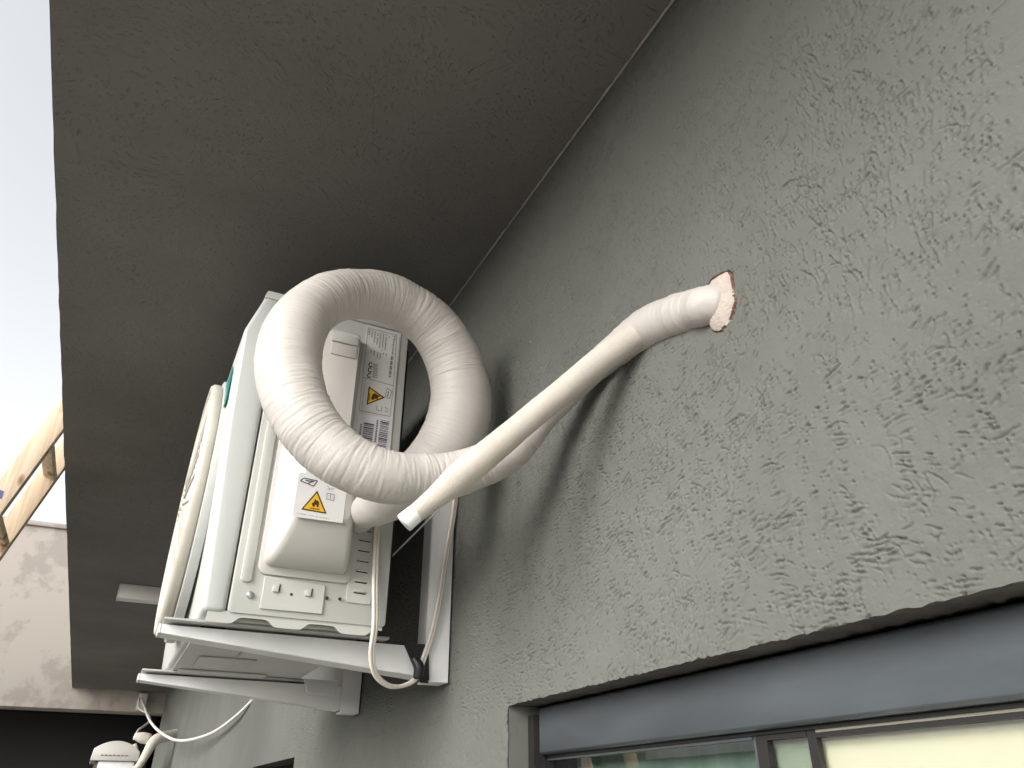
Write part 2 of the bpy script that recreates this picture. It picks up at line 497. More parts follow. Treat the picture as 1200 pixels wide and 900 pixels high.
    Zj[:, row] += jit * ((ys > 0.1) & (ys < WY))
    V = np.stack([X, Yg, Zj], -1).reshape(-1, 3)
    cy, cz = (ys[:-1] + ys[1:]) / 2, (zs[:-1] + zs[1:]) / 2
    CY, CZg = np.meshgrid(cy, cz, indexing='ij')
    cut = ((CY < WY) & (CY > -1.5) & (CZg < LZ)) | ((CY > SW0) & (CY < SW1) & (CZg < LZ) & (CZg > -0.6))
    i, j = np.nonzero(~cut)
    f = np.stack([i * NZ + j, i * NZ + j + 1, (i + 1) * NZ + j + 1, (i + 1) * NZ + j], -1)
    cq = (q[:-1, :-1] + q[1:, 1:]) / 2; cr = rim[:-1, :-1]
    mi = np.where(cr, 2, np.where(cq < 0.99, 1, 0))[i, j]
    me = bpy.data.meshes.new('wall')
    b = BASE[house.name]
    me.vertices.add(len(V)); me.vertices.foreach_set('co', (V - b).ravel())
    me.loops.add(f.size); me.loops.foreach_set('vertex_index', f.ravel().astype(np.int32))
    me.polygons.add(len(f)); me.polygons.foreach_set('loop_start', np.arange(0, f.size, 4, dtype=np.int32))
    me.polygons.foreach_set('material_index', mi.astype(np.int32))
    me.polygons.foreach_set('use_smooth', np.ones(len(f), bool))
    for m in (M_wall, M_filler, M_brick): me.materials.append(m)
    me.update(calc_edges=True); me.validate()
    o = bpy.data.objects.new('wall', me); C.objects.link(o); o.parent = house; BASE[o.name] = b
    return SW0, SW1
SW0, SW1 = build_wall()

# soffit slab (its outer edge a little out of true), roof above
def soffit_x(y): return -0.2935 - 0.0055 * (y - 0.9)
ys_ = np.r_[np.linspace(-0.7, 3.0, 75), np.linspace(3.2, YE - 0.002, 30)]
jr = np.random.default_rng(2).normal(0, 0.0005, len(ys_))
v, f = [], []
for i, y in enumerate(ys_):
    xe = soffit_x(y) + jr[i]
    v += [(WX + 0.2, y, CZ), (xe + 0.0065, y, CZ), (xe + 0.0062, y, CZ + 0.002), (xe + 0.0062, y, CZ + 0.24), (WX + 0.2, y, CZ + 0.24)]
    if i:
        a = 5 * (i - 1); b = 5 * i
        for k in range(4): f.append((a + k, b + k, b + k + 1, a + k + 1))
f += [(0, 1, 2, 3, 4), tuple(5 * (len(ys_) - 1) + k for k in (4, 3, 2, 1, 0))]
mk('soffit', v, f, M_soffit, house)

# bead of filler where soffit and wall meet
yb = np.linspace(0.2, 3.2, 400)
jb = np.random.default_rng(5).normal(0, 0.0006, (400, 2))
v, f = [], []
for i, y in enumerate(yb):
    v += [(WX - 0.0036 + jb[i, 0], y, CZ - 0.0008), (WX - 0.0016, y, CZ - 0.0040 + jb[i, 1])]
    if i: f.append((2 * i - 2, 2 * i, 2 * i + 1, 2 * i - 1))
mk('caulk_bead', v, f, M_caulk, house)

# big window: reveal, header, frames, panes
def rough_sheet(name, pts_fn, nu, nv, m, parent, amp, seed):
    gg = np.random.default_rng(seed)
    v = []
    for i in range(nu):
        for j in range(nv):
            v.append(pts_fn(i / (nu - 1), j / (nv - 1), gg.normal(0, amp) if 0 < j < nv - 1 else 0.0))
    f = [(i * nv + j, (i + 1) * nv + j, (i + 1) * nv + j + 1, i * nv + j + 1) for i in range(nu - 1) for j in range(nv - 1)]
    return mk(name, v, f, m, parent, smooth=True)
rough_sheet('lintel_underside', lambda a, b, n: (WX + 0.0015 + b * 0.16, -1.5 + a * (WY + 1.5), LZ + 0.0008 + n), 420, 14, M_reveal, house, 0.0009, 21)
rough_sheet('window_jamb', lambda a, b, n: (WX + 0.0015 + b * 0.16, WY + 0.0005 + n, LZ - a * 0.7), 120, 14, M_wall, house, 0.0008, 22)
win = mk('window', [(0.5500, WY - 0.014, LZ - 0.0065), (0.5500, WY - 0.001, LZ - 0.0065), (0.5500, WY - 0.001, -1.2), (0.5500, WY - 0.014, -1.2),
                    (0.6480, WY - 0.014, LZ - 0.0065), (0.6480, WY - 0.001, LZ - 0.0065), (0.6480, WY - 0.001, -1.2), (0.6480, WY - 0.014, -1.2)],
         [(0, 1, 2, 3), (7, 6, 5, 4), (0, 4, 5, 1), (2, 6, 7, 3), (0, 3, 7, 4), (1, 5, 6, 2)], M_bronze, house)
hb, ht = 0.0662, 0.1228
prism('header_box', [(0.5390, hb), (0.543, hb - 0.003), (0.583, hb - 0.003), (0.628, ht), (0.542, ht), (0.5392, ht - 0.003)], 'y', -1.5, WY - 0.018, M_alu, win, 0.001, 2)
box('jamb_profile', 0.531, 0.5485, WY - 0.0165, WY - 0.0012, -1.2, LZ - 0.012, M_bronze, win)
box('header_end', 0.549, 0.628, WY - 0.0178, WY - 0.0145, hb - 0.003, ht - 0.002, M_bronze, win)
box('top_track', 0.551, 0.558, -1.5, WY - 0.015, hb - 0.0065, hb - 0.0035, M_bronze, win)
XG = 0.5572
S1a, S1b = at(900, 862, x=0.556)[1], at(887, 862, x=0.556)[1]      # stile of the dark leaf
S2a, S2b = at(956, 852, x=0.556)[1], at(946, 852, x=0.556)[1]      # stile of the pale leaf
box('guide_strip', 0.5535, 0.5565, -1.5, S2a - 0.001, hb - 0.0090, hb - 0.0040, M_track, win)
box('top_rail', 0.5532, 0.5625, -1.5, S2a - 0.0002, hb - 0.0130, hb - 0.0092, M_bronze, win)
box('top_rail', 0.5532, 0.5625, S2b + 0.0002, S1a - 0.0002, hb - 0.0115, hb - 0.0068, M_bronze, win)
box('top_rail', 0.5532, 0.5625, S1b + 0.0042, WY - 0.0145, hb - 0.0095, hb - 0.0068, M_alu, win)
box('window_stile', 0.5535, 0.5605, S1a, S1b, -1.2, hb - 0.0067, M_bronze, win)
box('window_stile', 0.5545, 0.5612, S1b + 0.0004, S1b + 0.004, -1.2, hb - 0.0067, M_alu, win)
box('window_stile', 0.5538, 0.5603, S2a, S2b, -1.2, hb - 0.0067, M_bronze, win)
for a, b in ((S1b + 0.0044, WY - 0.015), (S2b + 0.0004, S1a - 0.0004), (-1.5, S2a - 0.0004)):
    box('glass_pane', XG, XG + 0.003, a, b, -1.2, hb - 0.0095, M_glass, win)
box('roller_blind', 0.5655, 0.5670, -1.5, (S2a + S2b) / 2 + 0.008, -1.25, hb + 0.01, M_blind, win)
box('reflection_strip', 0.5655, 0.5670, (S2a + S2b) / 2 + 0.0085, S1b + 0.004, -1.2, hb - 0.002, M_reflg, win)  # added strip, coloured as the reflection and shaded cream in the middle pane
box('reflection_sheet', 0.600, 0.604, S1b - 0.05, WY + 0.2, -1.3, hb + 0.02, M_refl, win)  # added green sheet stands in for the sky reflection in the left pane

# small window further along the wall
w2 = mk('window', [(0.60, SW0 - 0.01, -0.62), (0.60, SW1 + 0.01, -0.62), (0.60, SW1 + 0.01, LZ + 0.01), (0.60, SW0 - 0.01, LZ + 0.01)], [(0, 1, 2, 3)], M_glass, house)
for nm, (a, b, c, d) in dict(frame_side=(SW0, SW0 + 0.03, -0.6, LZ), frame_top=(SW0 + 0.0305, SW1 - 0.0305, LZ - 0.03, LZ)).items():
    box(nm, 0.58, 0.598, a, b, c, d, M_bronze, w2)
box('frame_side', 0.58, 0.598, SW1 - 0.03, SW1, -0.6, LZ, M_bronze, w2)
for y in (SW0 - 0.002, SW1 + 0.002):
    mk('window_reveal', [(WX + 0.001, y, -0.62), (0.66, y, -0.62), (0.66, y, LZ + 0.002), (WX + 0.001, y, LZ + 0.002)], [(0, 1, 2, 3)], M_wall, house)
mk('window_reveal', [(WX + 0.001, SW0 - 0.002, LZ + 0.001), (0.66, SW0 - 0.002, LZ + 0.001), (0.66, SW1 + 0.002, LZ + 0.001), (WX + 0.001, SW1 + 0.002, LZ + 0.001)], [(0, 1, 2, 3)], M_reveal, house)
# room behind
rx0, rx1 = 0.67, 4.0
mk('room_shell', [(rx0, -2.5, GZ + .02), (rx1, -2.5, GZ + .02), (rx1, YE, GZ + .02), (rx0, YE, GZ + .02), (rx0, -2.5, CZ - .05), (rx1, -2.5, CZ - .05), (rx1, YE, CZ - .05), (rx0, YE, CZ - .05)],
   [(0, 1, 2, 3), (4, 7, 6, 5), (0, 4, 5, 1), (1, 5, 6, 2), (2, 6, 7, 3)], M_room, house)
mk('roof_deck', [(WX + .2, -2.5, CZ + .2), (4.2, -2.5, CZ + .2), (4.2, YE, CZ + .2), (WX + .2, YE, CZ + .2)], [(0, 1, 2, 3)], M_conc, house)

# unlit batten light on the soffit
L0 = at(140, 690, z=CZ - 0.03)
bl = thing('batten_light', 'slim white batten light fixed across the underside of the soffit', 'light', (0.15, L0[1], CZ - 0.09))
box('housing', L0[0], 0.36, L0[1], L0[1] + 0.085, CZ - 0.072, CZ - 0.001, M_batten, bl, 0.004)
for xa, xb in ((L0[0] - 0.004, L0[0] - 0.0005), (0.3605, 0.364)):
    box('end_cap', xa, xb, L0[1] - 0.002, L0[1] + 0.087, CZ - 0.074, CZ - 0.0012, M_batten, bl, 0.001)

# ------------------------------------------------------------------ far building closing the passage
fb = thing('far_building', 'stained pale rendered building above a black carport opening', 'building', (-1.5, YE + 1.5, GZ))
zb, zt = at(60, 830, y=YE)[2], at(31, 615, y=YE)[2]
box('beam_wall', -5.0, 2.0, YE, YE + 0.3, zb, zt, M_pale, fb, 0.01)
box('parapet_cap', -5.0, 2.0, YE - 0.03, YE + 0.33, zt + 0.001, zt + 0.05, M_pale, fb, 0.01)
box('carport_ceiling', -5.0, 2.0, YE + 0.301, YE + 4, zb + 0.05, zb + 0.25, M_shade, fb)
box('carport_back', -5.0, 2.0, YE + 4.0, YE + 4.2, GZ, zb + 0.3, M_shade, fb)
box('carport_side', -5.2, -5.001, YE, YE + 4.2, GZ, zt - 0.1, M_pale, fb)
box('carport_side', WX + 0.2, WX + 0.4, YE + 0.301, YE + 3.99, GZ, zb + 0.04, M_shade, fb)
box('carport_shade_sheet', -5.0, WX - 0.003, YE + 0.9, YE + 0.95, GZ, zb + 0.04, M_shade, fb)  # added black sheet across the opening stands in for deep shade

# added unseen wall across the passage, there for its reflection in the window glass
bw = box('added_boundary_wall', -3.75, -3.55, -6.0, 7.2, GZ, 0.40, M_bound, None, 0.01)
tag(bw, 'low dark green wall added across the passage for its reflection in the glass', 'wall')

# ------------------------------------------------------------------ pine ladder leaning on the roof edge
YN, YF = 2.5, 2.8
def rail_line(pa, pb, y):
    a, b = at(*pa, y=y), at(*pb, y=y); return a, b
na, nb = rail_line((0, 561), (63, 478), YN)
la, lb = rail_line((0, 603), (66, 516), YN)
dirn = (nb - na) / np.linalg.norm(nb - na)
nrm = np.array((dirn[2], 0, -dirn[0]))
wid = float((la - na) @ nrm)
lad = thing('wooden_ladder', 'pale pine ladder with knotty rails leaning against the roof edge', 'ladder', (na + dirn * ((GZ - na[2]) / dirn[2])))
def rail(p, y):
    t0, t1 = (GZ - p[2] + 0.03) / dirn[2], (CZ + 0.45 - p[2]) / dirn[2]
    a, b = p + dirn * t0, p + dirn * t1
    q = [a, b, b + nrm * wid, a + nrm * wid]
    return prism('rail', [(k[0], k[2]) for k in q], 'y', y, y + 0.035, M_pine, lad, 0.002)
rail(na, YN)
fa = at(4, 609, y=YF)
rail(fa, YF)
r0 = at(3, 606, y=YN) ; r1 = at(64, 521, y=YN)
gap = float(np.linalg.norm(r1 - r0))
k = -8
p = r0
while True:
    c = r0 + dirn * (gap * k) - nrm * (wid * 0.45)
    k += 1
    if c[2] < GZ + 0.1: continue
    if c[2] > CZ + 0.40: break
    q = [c - dirn * 0.010 - nrm * 0.018, c + dirn * 0.010 - nrm * 0.018, c + dirn * 0.010 + nrm * 0.018, c - dirn * 0.010 + nrm * 0.018]
    prism('rung', [(s[0], s[2]) for s in q], 'y', YN + 0.0355, YF - 0.0005, M_pine, lad, 0.002)
t_ = at(0, 580, y=YN - 0.001)
prism('tape_mark', [(t_[0] - 0.02, t_[2] - 0.012), (t_[0] + 0.006, t_[2] - 0.01), (t_[0] + 0.006, t_[2] + 0.012), (t_[0] - 0.02, t_[2] + 0.02)], 'y', YN - 0.0012, YN - 0.0002, M_blue, lad)

# ------------------------------------------------------------------ outdoor air conditioning unit
Y0, Y1 = 1.18, 1.93
UX0, UX1, UZ0, UZ1 = 0.072, 0.363, 0.246, 0.802
ac = thing('air_conditioner', 'off-white outdoor air conditioning unit on white brackets under the soffit', 'air conditioner', (0.21, 1.55, 0.236))
prism('casing', [(UX0 + 0.020, UZ0), (0.124, UZ0), (0.124, UZ1 - 0.001), (UX0 + 0.026, UZ1 - 0.001), (UX0, UZ1 - 0.085), (UX0 + 0.004, UZ0 + 0.30)], 'y', Y0, Y1, M_case2, ac, 0.007, 3)
prism('side_panel', rrect(0.1262, UX1, UZ0 + 0.001, UZ1 - 0.012, 0.006), 'y', Y0 + 0.0012, Y1 - 0.001, M_case, ac, 0.005, 3)
prism('top_lid', [(UX0 + 0.022, UZ1 - 0.0125), (UX1 + 0.003, UZ1 - 0.0125), (UX1 + 0.003, UZ1 + 0.004), (UX0 + 0.026, UZ1 + 0.004)], 'y', Y0 - 0.003, Y1 + 0.003, M_case, ac, 0.003, 2)
box('condenser_fins', UX1 - 0.005, UX1 + 0.012, Y0 + 0.03, Y1 - 0.03, UZ0 + 0.01, UZ1 - 0.03, M_dark, ac)
# wavy skirt of the base pan
def skirt(y, x0, x1, parent):
    n = 90
    top = [(x0 + (x1 - x0) * i / n, UZ0 + 0.003) for i in range(n + 1)]
    bot = []
    for i in range(n, -1, -1):
        x = x0 + (x1 - x0) * i / n
        t = (x - x0) / (x1 - x0)
        w = 0.5 + 0.5 * math.tanh(3.2 * math.sin(2 * math.pi * (2.6 * t + 0.10)))
        bot.append((x, UZ0 - 0.004 - 0.010 * w))
    return prism('base_pan', top + bot, 'y', y, y + 0.004, M_case, ac)
skirt(Y0 + 0.004, UX0 + 0.028, UX1 - 0.004, ac)
box('base_pan', UX0 + 0.03, UX1 - 0.006, Y0 + 0.03, Y1 - 0.005, UZ0 - 0.004, UZ0 - 0.0005, M_case, ac)
# pressed patterns of the underside
for yy, wd, xa, xb in ((Y0 + 0.12, 0.10, 0.05, 0.10), (Y0 + 0.27, 0.06, 0.12, 0.05), (Y0 + 0.36, 0.13, 0.06, 0.13), (Y0 + 0.53, 0.05, 0.04, 0.08)):
    box('base_rib', UX0 + xa, UX1 - xb, yy, yy + wd, UZ0 - 0.0085, UZ0 - 0.0042, M_case, ac, 0.0035, 3)
box('drain_plate', UX0 + 0.10, UX1 - 0.14, Y1 - 0.12, Y1 - 0.03, UZ0 - 0.0065, UZ0 - 0.0043, M_dark, ac)
# feet along both brackets
BY = (1.244, 1.762)
for y in BY:
    box('foot', 0.047, 0.385, y - 0.02, y + 0.05, 0.2378, 0.2416, M_foot, ac, 0.001)
# raised strip, screws, bottom access plate
P = at(290, 680, y=Y0)
prism('panel_rib', rrect(0.136, 0.152, 0.292, 0.70, 0.006), 'y', Y0 - 0.0035, Y0 + 0.003, M_case, ac, 0.0025, 2)
def screw(u, v, r, y=Y0, parent=None):
    c = at(u, v, y=y)
    n = 14
    bm = bmesh.new()
    rings = []
    for rr, dy in ((r, 0.0), (r * 0.92, -0.002), (r * 0.55, -0.0034)):
        rings.append([bm.verts.new((c[0] + rr * math.cos(2 * math.pi * i / n), y + dy, c[2] + rr * math.sin(2 * math.pi * i / n))) for i in range(n)])
    for a, b in zip(rings, rings[1:]):
        for i in range(n): bm.faces.new((a[i], a[(i + 1) % n], b[(i + 1) % n], b[i]))
    bm.faces.new(rings[-1])
    return from_bm('screw', bm, M_screw, ac)
screw(293, 697, 0.0055)
ap = prism('access_plate', [(0.170, 0.256), (0.262, 0.256), (0.262, 0.300), (0.170, 0.304)], 'y', Y0 - 0.0025, Y0 + 0.003, M_case, ac, 0.0008, 1)
for u, v in ((323, 690), (361, 695)):
    c = at(u, v, y=Y0 - 0.003)
    box('slot_mark', c[0] - 0.0045, c[0] + 0.0045, Y0 - 0.006, Y0 - 0.0028, c[2] - 0.005, c[2] + 0.0045, M_case, ap, 0.001)
    box('slot_mark', c[0] + 0.0048, c[0] + 0.0064, Y0 - 0.0036, Y0 - 0.0028, c[2] - 0.004, c[2] + 0.0075, M_ink, ap)
for u, v in ((341, 697), (383, 701), (398, 702)):
    c = at(u, v, y=Y0)
    n = 10
    prism('screw_hole', [(c[0] + 0.0022 * math.cos(i * .6283), c[2] + 0.0022 * math.sin(i * .6283)) for i in range(n)], 'y', Y0 - 0.0031, Y0 + 0.001, M_ink, ac)
# louvre panel at the rear edge
lp = prism('louvre_panel', rrect(0.296, 0.336, 0.278, 0.45, 0.004), 'y', Y0 - 0.0014, Y0 + 0.003, M_case, ac, 0.001, 1)
for k in range(8):
    zz = 0.293 + k * 0.0168
    prism('louvre_slot', [(0.307, zz), (0.326, zz - 0.0008), (0.326, zz + 0.0009), (0.307, zz + 0.0016)], 'y', Y0 - 0.0020, Y0 - 0.0008, M_ink, lp)
    prism('louvre_hood', [(0.306, zz + 0.0019), (0.327, zz + 0.0013), (0.327, zz + 0.0048), (0.306, zz + 0.0054)], 'y', Y0 - 0.0038, Y0 - 0.0008, M_case, lp, 0.0012, 1)

# service valve cover: stacked outlines lofted towards the passage
def loft(name, outlines, m, parent, cap=True):
    n = len(outlines[0][0])
    v, f = [], []
    for pts, y in outlines:
        for q, pz in enumerate(pts):
            yy = y[q] if hasattr(y, '__len__') else y
            v.append((pz[0], yy, pz[1]))
    for a in range(len(outlines) - 1):
        for i in range(n):
            f.append((a * n + i, a * n + (i + 1) % n, (a + 1) * n + (i + 1) % n, (a + 1) * n + i))
    if cap: f.append([(len(outlines) - 1) * n + i for i in range(n)])
    o = mk(name, v, f, m, parent, smooth=True)
    o.data.set_sharp_from_angle(angle=math.radians(50))
    return o
YC = 1.112                                                   # face of the bulge
flange = prism('cover_flange', rrect(0.158, 0.300, 0.306, 0.56, 0.012), 'y', Y0 - 0.004, Y0 + 0.003, M_plastic, ac, 0.0015, 2)
def vc(t):
    # t 0 at the panel, 1 at the face; the underside sweeps in a curve
    s = math.sin(t * math.pi / 2)
    x0 = 0.1635 + 0.026 * t ** 1.3
    x1 = 0.2925 - 0.014 * t ** 1.3
    z0 = 0.318 + 0.058 * t ** 2.0
    z1 = 0.530 - 0.02 * t ** 2
    return rrect(x0, x1, z0, z1, 0.012 - 0.002 * t, 6)
outs = [(vc(t), Y0 - 0.003 - (Y0 - 0.003 - YC - 0.006) * (t ** 0.8)) for t in np.linspace(0, 1, 12)]
last = vc(1.0)
cx, cz = np.mean([q[0] for q in last]), np.mean([q[1] for q in last])
for k, dd in ((0.15, 0.0055), (0.5, 0.0028), (0.85, 0.0008), (1.0, 0.0)):
    ins = 0.007 * k
    x0_, x1_, z0_, z1_ = 0.1895 + ins, 0.2785 - ins, 0.376 + ins * 1.4, 0.510 - ins
    outs.append((rrect(x0_, x1_, z0_, z1_, 0.010, 6), YC + dd))
cover = loft('valve_cover', outs, M_plastic, ac)
# upper terminal cover with finger recess
uo = []
for t in np.linspace(0, 1, 6):
    uo.append((rrect(0.193 + 0.010 * t ** 2, 0.270 - 0.005 * t ** 2, 0.44, 0.752 - 0.012 * t ** 2, 0.007, 5), Y0 - 0.0005 - 0.030 * t ** 0.7))
upper = loft('terminal_cover', uo, M_plastic, ac)
box('finger_recess', 0.214, 0.262, Y0 - 0.0345, Y0 - 0.0298, 0.716, 0.734, M_case, upper, 0.0018)
box('finger_recess', 0.216, 0.261, Y0 - 0.0330, Y0 - 0.0298, 0.690, 0.7135, M_plastic, upper, 0.0012)

# front: fan guard, seen edge-on
def ring_mesh(name, cy, cz, R, x, r, m, parent, n=96, k=8, sq=1.0):
    v, f = [], []
    for i in range(n):
        a = 2 * math.pi * i / n
        for j in range(k):
            b = 2 * math.pi * (j + .5) / k
            rr = R + r * math.cos(b)
            v.append((x + r * sq * math.sin(b), cy + rr * math.cos(a), cz + rr * math.sin(a)))
    for i in range(n):
        for j in range(k):
            f.append((i * k + j, ((i + 1) % n) * k + j, ((i + 1) % n) * k + (j + 1) % k, i * k + (j + 1) % k))
    return mk(name, v, f, m, parent, smooth=True)
gy, gz, gR = 1.50, 0.50, 0.228
fg = ring_mesh('fan_guard', gy, gz, gR, 0.058, 0.0085, M_ivory, ac, sq=1.3)
for q, R in enumerate(np.linspace(0.05, 0.208, 10)):
    ring_mesh('guard_ring', gy, gz, R, 0.049 + 0.006 * (R / gR) ** 2, 0.0028, M_ivory, fg, n=72, k=5)
for q in range(24):
    a = 2 * math.pi * q / 24
    pts = [(0.046 + 0.008 * (R / gR) ** 2, gy + R * math.cos(a), gz + R * math.sin(a), 0.0032) for R in (0.045, 0.14, 0.224)]
    tube('guard_spoke', pts, M_ivory, fg, step=0.03, nseg=6)
prism('guard_hub', [(gy + 0.05 * math.cos(i * math.pi / 12), gz + 0.05 * math.sin(i * math.pi / 12)) for i in range(24)], 'x', 0.046, 0.056, M_ivory, fg, 0.003)
prism('fan_shroud', [(gy + 0.245 * math.cos(i * math.pi / 24), gz + 0.245 * math.sin(i * math.pi / 24)) for i in range(48)], 'x', UX0 - 0.004, UX0 + 0.012, M_case2, ac, 0.002)
prism('fan_opening', [(gy + 0.205 * math.cos(i * math.pi / 24), gz + 0.205 * math.sin(i * math.pi / 24)) for i in range(48)], 'x', UX0 - 0.0052, UX0 + 0.01, M_dark, ac)
box('brand_sticker', UX0 - 0.0022, UX0 - 0.0004, 1.26, 1.36, 0.615, 0.685, M_teal, ac)

# ---- printed labels (flat sheets on the panel and on the cover)
def sheet(name, polys, y, m, parent):
    v, f = [], []
    for p in polys:
        f.append(list(range(len(v), len(v) + len(p))))
        for a in p:
            w = at(a[0], a[1], y=y); v.append(tuple(w))
    return mk(name, v, f, m, parent)
def line(a, b, w):
    a, b = np.array(a, float), np.array(b, float)
    d = (b - a) / np.linalg.norm(b - a); n = np.array((-d[1], d[0])) * w / 2
    return [tuple(a + n), tuple(b + n), tuple(b - n), tuple(a - n)]
def text(name, s, a, b, height, y, m, parent):
    """lettering whose baseline runs from picture point a to b on the plane y"""
    A, B = at(*a, y=y), at(*b, y=y)
    cu = bpy.data.curves.new(name, 'FONT'); cu.body = s; cu.resolution_u = 2
    o = bpy.data.objects.new(name, cu); C.objects.link(o)
    bpy.context.view_layer.update()
    me = bpy.data.meshes.new_from_object(o.evaluated_get(bpy.context.evaluated_depsgraph_get()))
    vs = np.array([v.co[:] for v in me.vertices]); fs = [list(p.vertices) for p in me.polygons]
    bpy.data.objects.remove(o); bpy.data.curves.remove(cu); bpy.data.meshes.remove(me)
    L = np.linalg.norm(B - A); ex = (B - A) / L; ey = np.cross(ex, np.array((0, 1.0, 0))); ey /= np.linalg.norm(ey)
    if ey @ (np.array((0, 0, 1.0)) if abs(ex[0]) > abs(ex[2]) else np.array((1.0, 0, 0))) < 0: ey = -ey
    w = vs[:, 0].max() - vs[:, 0].min()
    sx = L / w
    v = A[None] + (vs[:, :1] - vs[:, 0].min()) * sx * ex + vs[:, 1:2] * (height / 0.7) * ey
    return mk(name, v, fs, m, parent)

YL = Y0 - 0.0006
# rating plate (print runs downwards)
plate = prism('rating_label', [tuple(at(u, v, y=YL)[[0, 2]]) for u, v in ((430, 381), (470, 391), (457, 531), (411, 522))], 'y', YL, Y0 + 0.0008, M_lab, ac)
YP = YL - 0.0004
e = lambda t, a, b: (a[0] + (b[0] - a[0]) * t, a[1] + (b[1] - a[1]) * t)
fr = [line((431.5, 384), (465, 393), .5), line((431.5, 384), (425, 442), .5), line((425, 442), (461, 452), .6), (line((465, 393), (461, 452), .5)),
      line((425, 442), (421, 481), .5), line((421, 481), (457, 488), .6), line((461, 452), (457, 488), .5), line((468.5, 395), (457.5, 528), .45), line((428, 444), (424, 481), .4)]
sheet('label_frame', fr, YP, M_inkg, plate)
cols = []
for k in range(8):
    u0 = 433.2 + k * 3.3; v0 = 386.0 + k * 0.95
    Ls = (7, 10, 15, 16, 19, 21, 20, 4)[k]
    for q in range(int(Ls / 1.7)):
        if random.random() < 0.86:
            cols.append(line((u0 - 0.10 * q * 1.7, v0 + q * 1.7), (u0 - 0.10 * (q * 1.7 + 1.2), v0 + q * 1.7 + 1.2), 1.25))
for k, (u0, v0, Ls) in enumerate(((435, 410.5, 4), (438.8, 411, 6), (442.8, 413, 8), (446, 414, 8), (449.6, 413.5, 3), (453.0, 414.5, 4))):
    for q in range(int(Ls / 1.5)):
        cols.append(line((u0 - 0.15 * q, v0 + q * 1.5), (u0 - 0.15 * q - .1, v0 + q * 1.5 + 1.05), 1.2))
for q in range(22):
    if q % 5 != 4: cols.append(line((459.5 - 0.13 * q, 417.8 + q * 1.12), (459.4 - 0.13 * q, 418.6 + q * 1.12), 3.0))
for q in range(8):
    cols.append(line((437.0 - 0.1 * q, 426.5 + q * 2.1), (443.0 - 0.1 * q, 428 + q * 2.1), 0.9))
sheet('fine_print', cols, YP, M_inkg, plate)
text('brand_lettering', 'Hisense', (461.3, 394), (459.0, 415), 0.0042, YP, M_ink, plate)
logo = []
for cxx, cyy in ((434.4, 427.5), (433.6, 433.6), (432.9, 440.0)):
    for q in range(9):
        a0, a1 = math.radians(35 + q * 32), math.radians(35 + (q + 1) * 32)
        logo.append(line((cxx + 2.1 * math.cos(a0), cyy + 2.5 * math.sin(a0)), (cxx + 2.1 * math.cos(a1), cyy + 2.5 * math.sin(a1)), 1.3))
sheet('approval_mark', logo, YP, M_ink, plate)
# small warning triangle, turned on its side
tri = [(432.0, 452.5), (429.6, 474.5), (451.3, 466.0)]
ct = np.mean(tri, 0)
sheet('warning_border', [tri], YP, M_inkb, plate)
tin = [tuple(ct + (np.array(q) - ct) * 0.78) for q in tri]
sheet('warning_field', [tin], YP - 0.0003, M_yel, plate)
sheet('flame_mark', [[(434.6, 467.5), (436.5, 462), (439.5, 460.5), (442.0, 462.5), (446.2, 464.2), (442.8, 465.6), (443.2, 468.2), (439.6, 467.0), (437.5, 468.8)],
                     line((433.3, 461), (432.5, 469.5), 0.8)], YP - 0.0006, M_inkb, plate)
ico = [line((453.8, 455.2), (451.0, 464.5), .7), line((451.0, 464.5), (456.2, 467.5), .7), line((456.2, 467.5), (459.2, 458.5), .7), line((459.2, 458.5), (453.8, 455.2), .7), line((455.5, 458.5), (453.8, 465), 1.2),
       line((442, 474.8), (441.2, 480.5), .6), line((441.2, 480.5), (447, 481.8), .6), line((447, 481.8), (447.8, 476.2), .6), line((451, 477), (454.6, 480.3), .7), line((451, 481.5), (454.6, 483), .7)]
sheet('instruction_icons', ico, YP, M_inkg, plate)
# barcode sticker
bar = prism('barcode_label', [tuple(at(u, v, y=YL - 0.0005)[[0, 2]]) for u, v in ((420.5, 484.5), (456.4, 491.5), (453.0, 530), (414.5, 521.5))], 'y', YL - 0.0005, YL - 0.0001, M_labw, ac)
bars = []
rb = np.random.default_rng(3)
for (ua, ub, v0, v1, sl) in ((426.5, 438.5, 495, 530, 0.12), (446, 456.0, 491.5, 533, 0.12)):
    v = v0
    while v < v1:
        w = rb.choice([0.55, 0.55, 0.9, 1.4])
        s = (v - v0) * sl
        bars.append([(ua - s, v), (ub - s, v + 2.3), (ub - s, v + 2.3 + w), (ua - s, v + w)])
        v += w + rb.choice([0.55, 0.8, 1.2])
for k in range(14):
    bars.append(line((423.2 - 0.22 * k, 497 + 1.9 * k), (423.0 - 0.22 * k, 498.1 + 1.9 * k), 2.0))
    bars.append(line((442.6 - 0.22 * k, 492 + 1.9 * k), (442.4 - 0.22 * k, 493.1 + 1.9 * k), 2.0))
sheet('barcode_print', bars, YL - 0.0009, M_ink, bar)
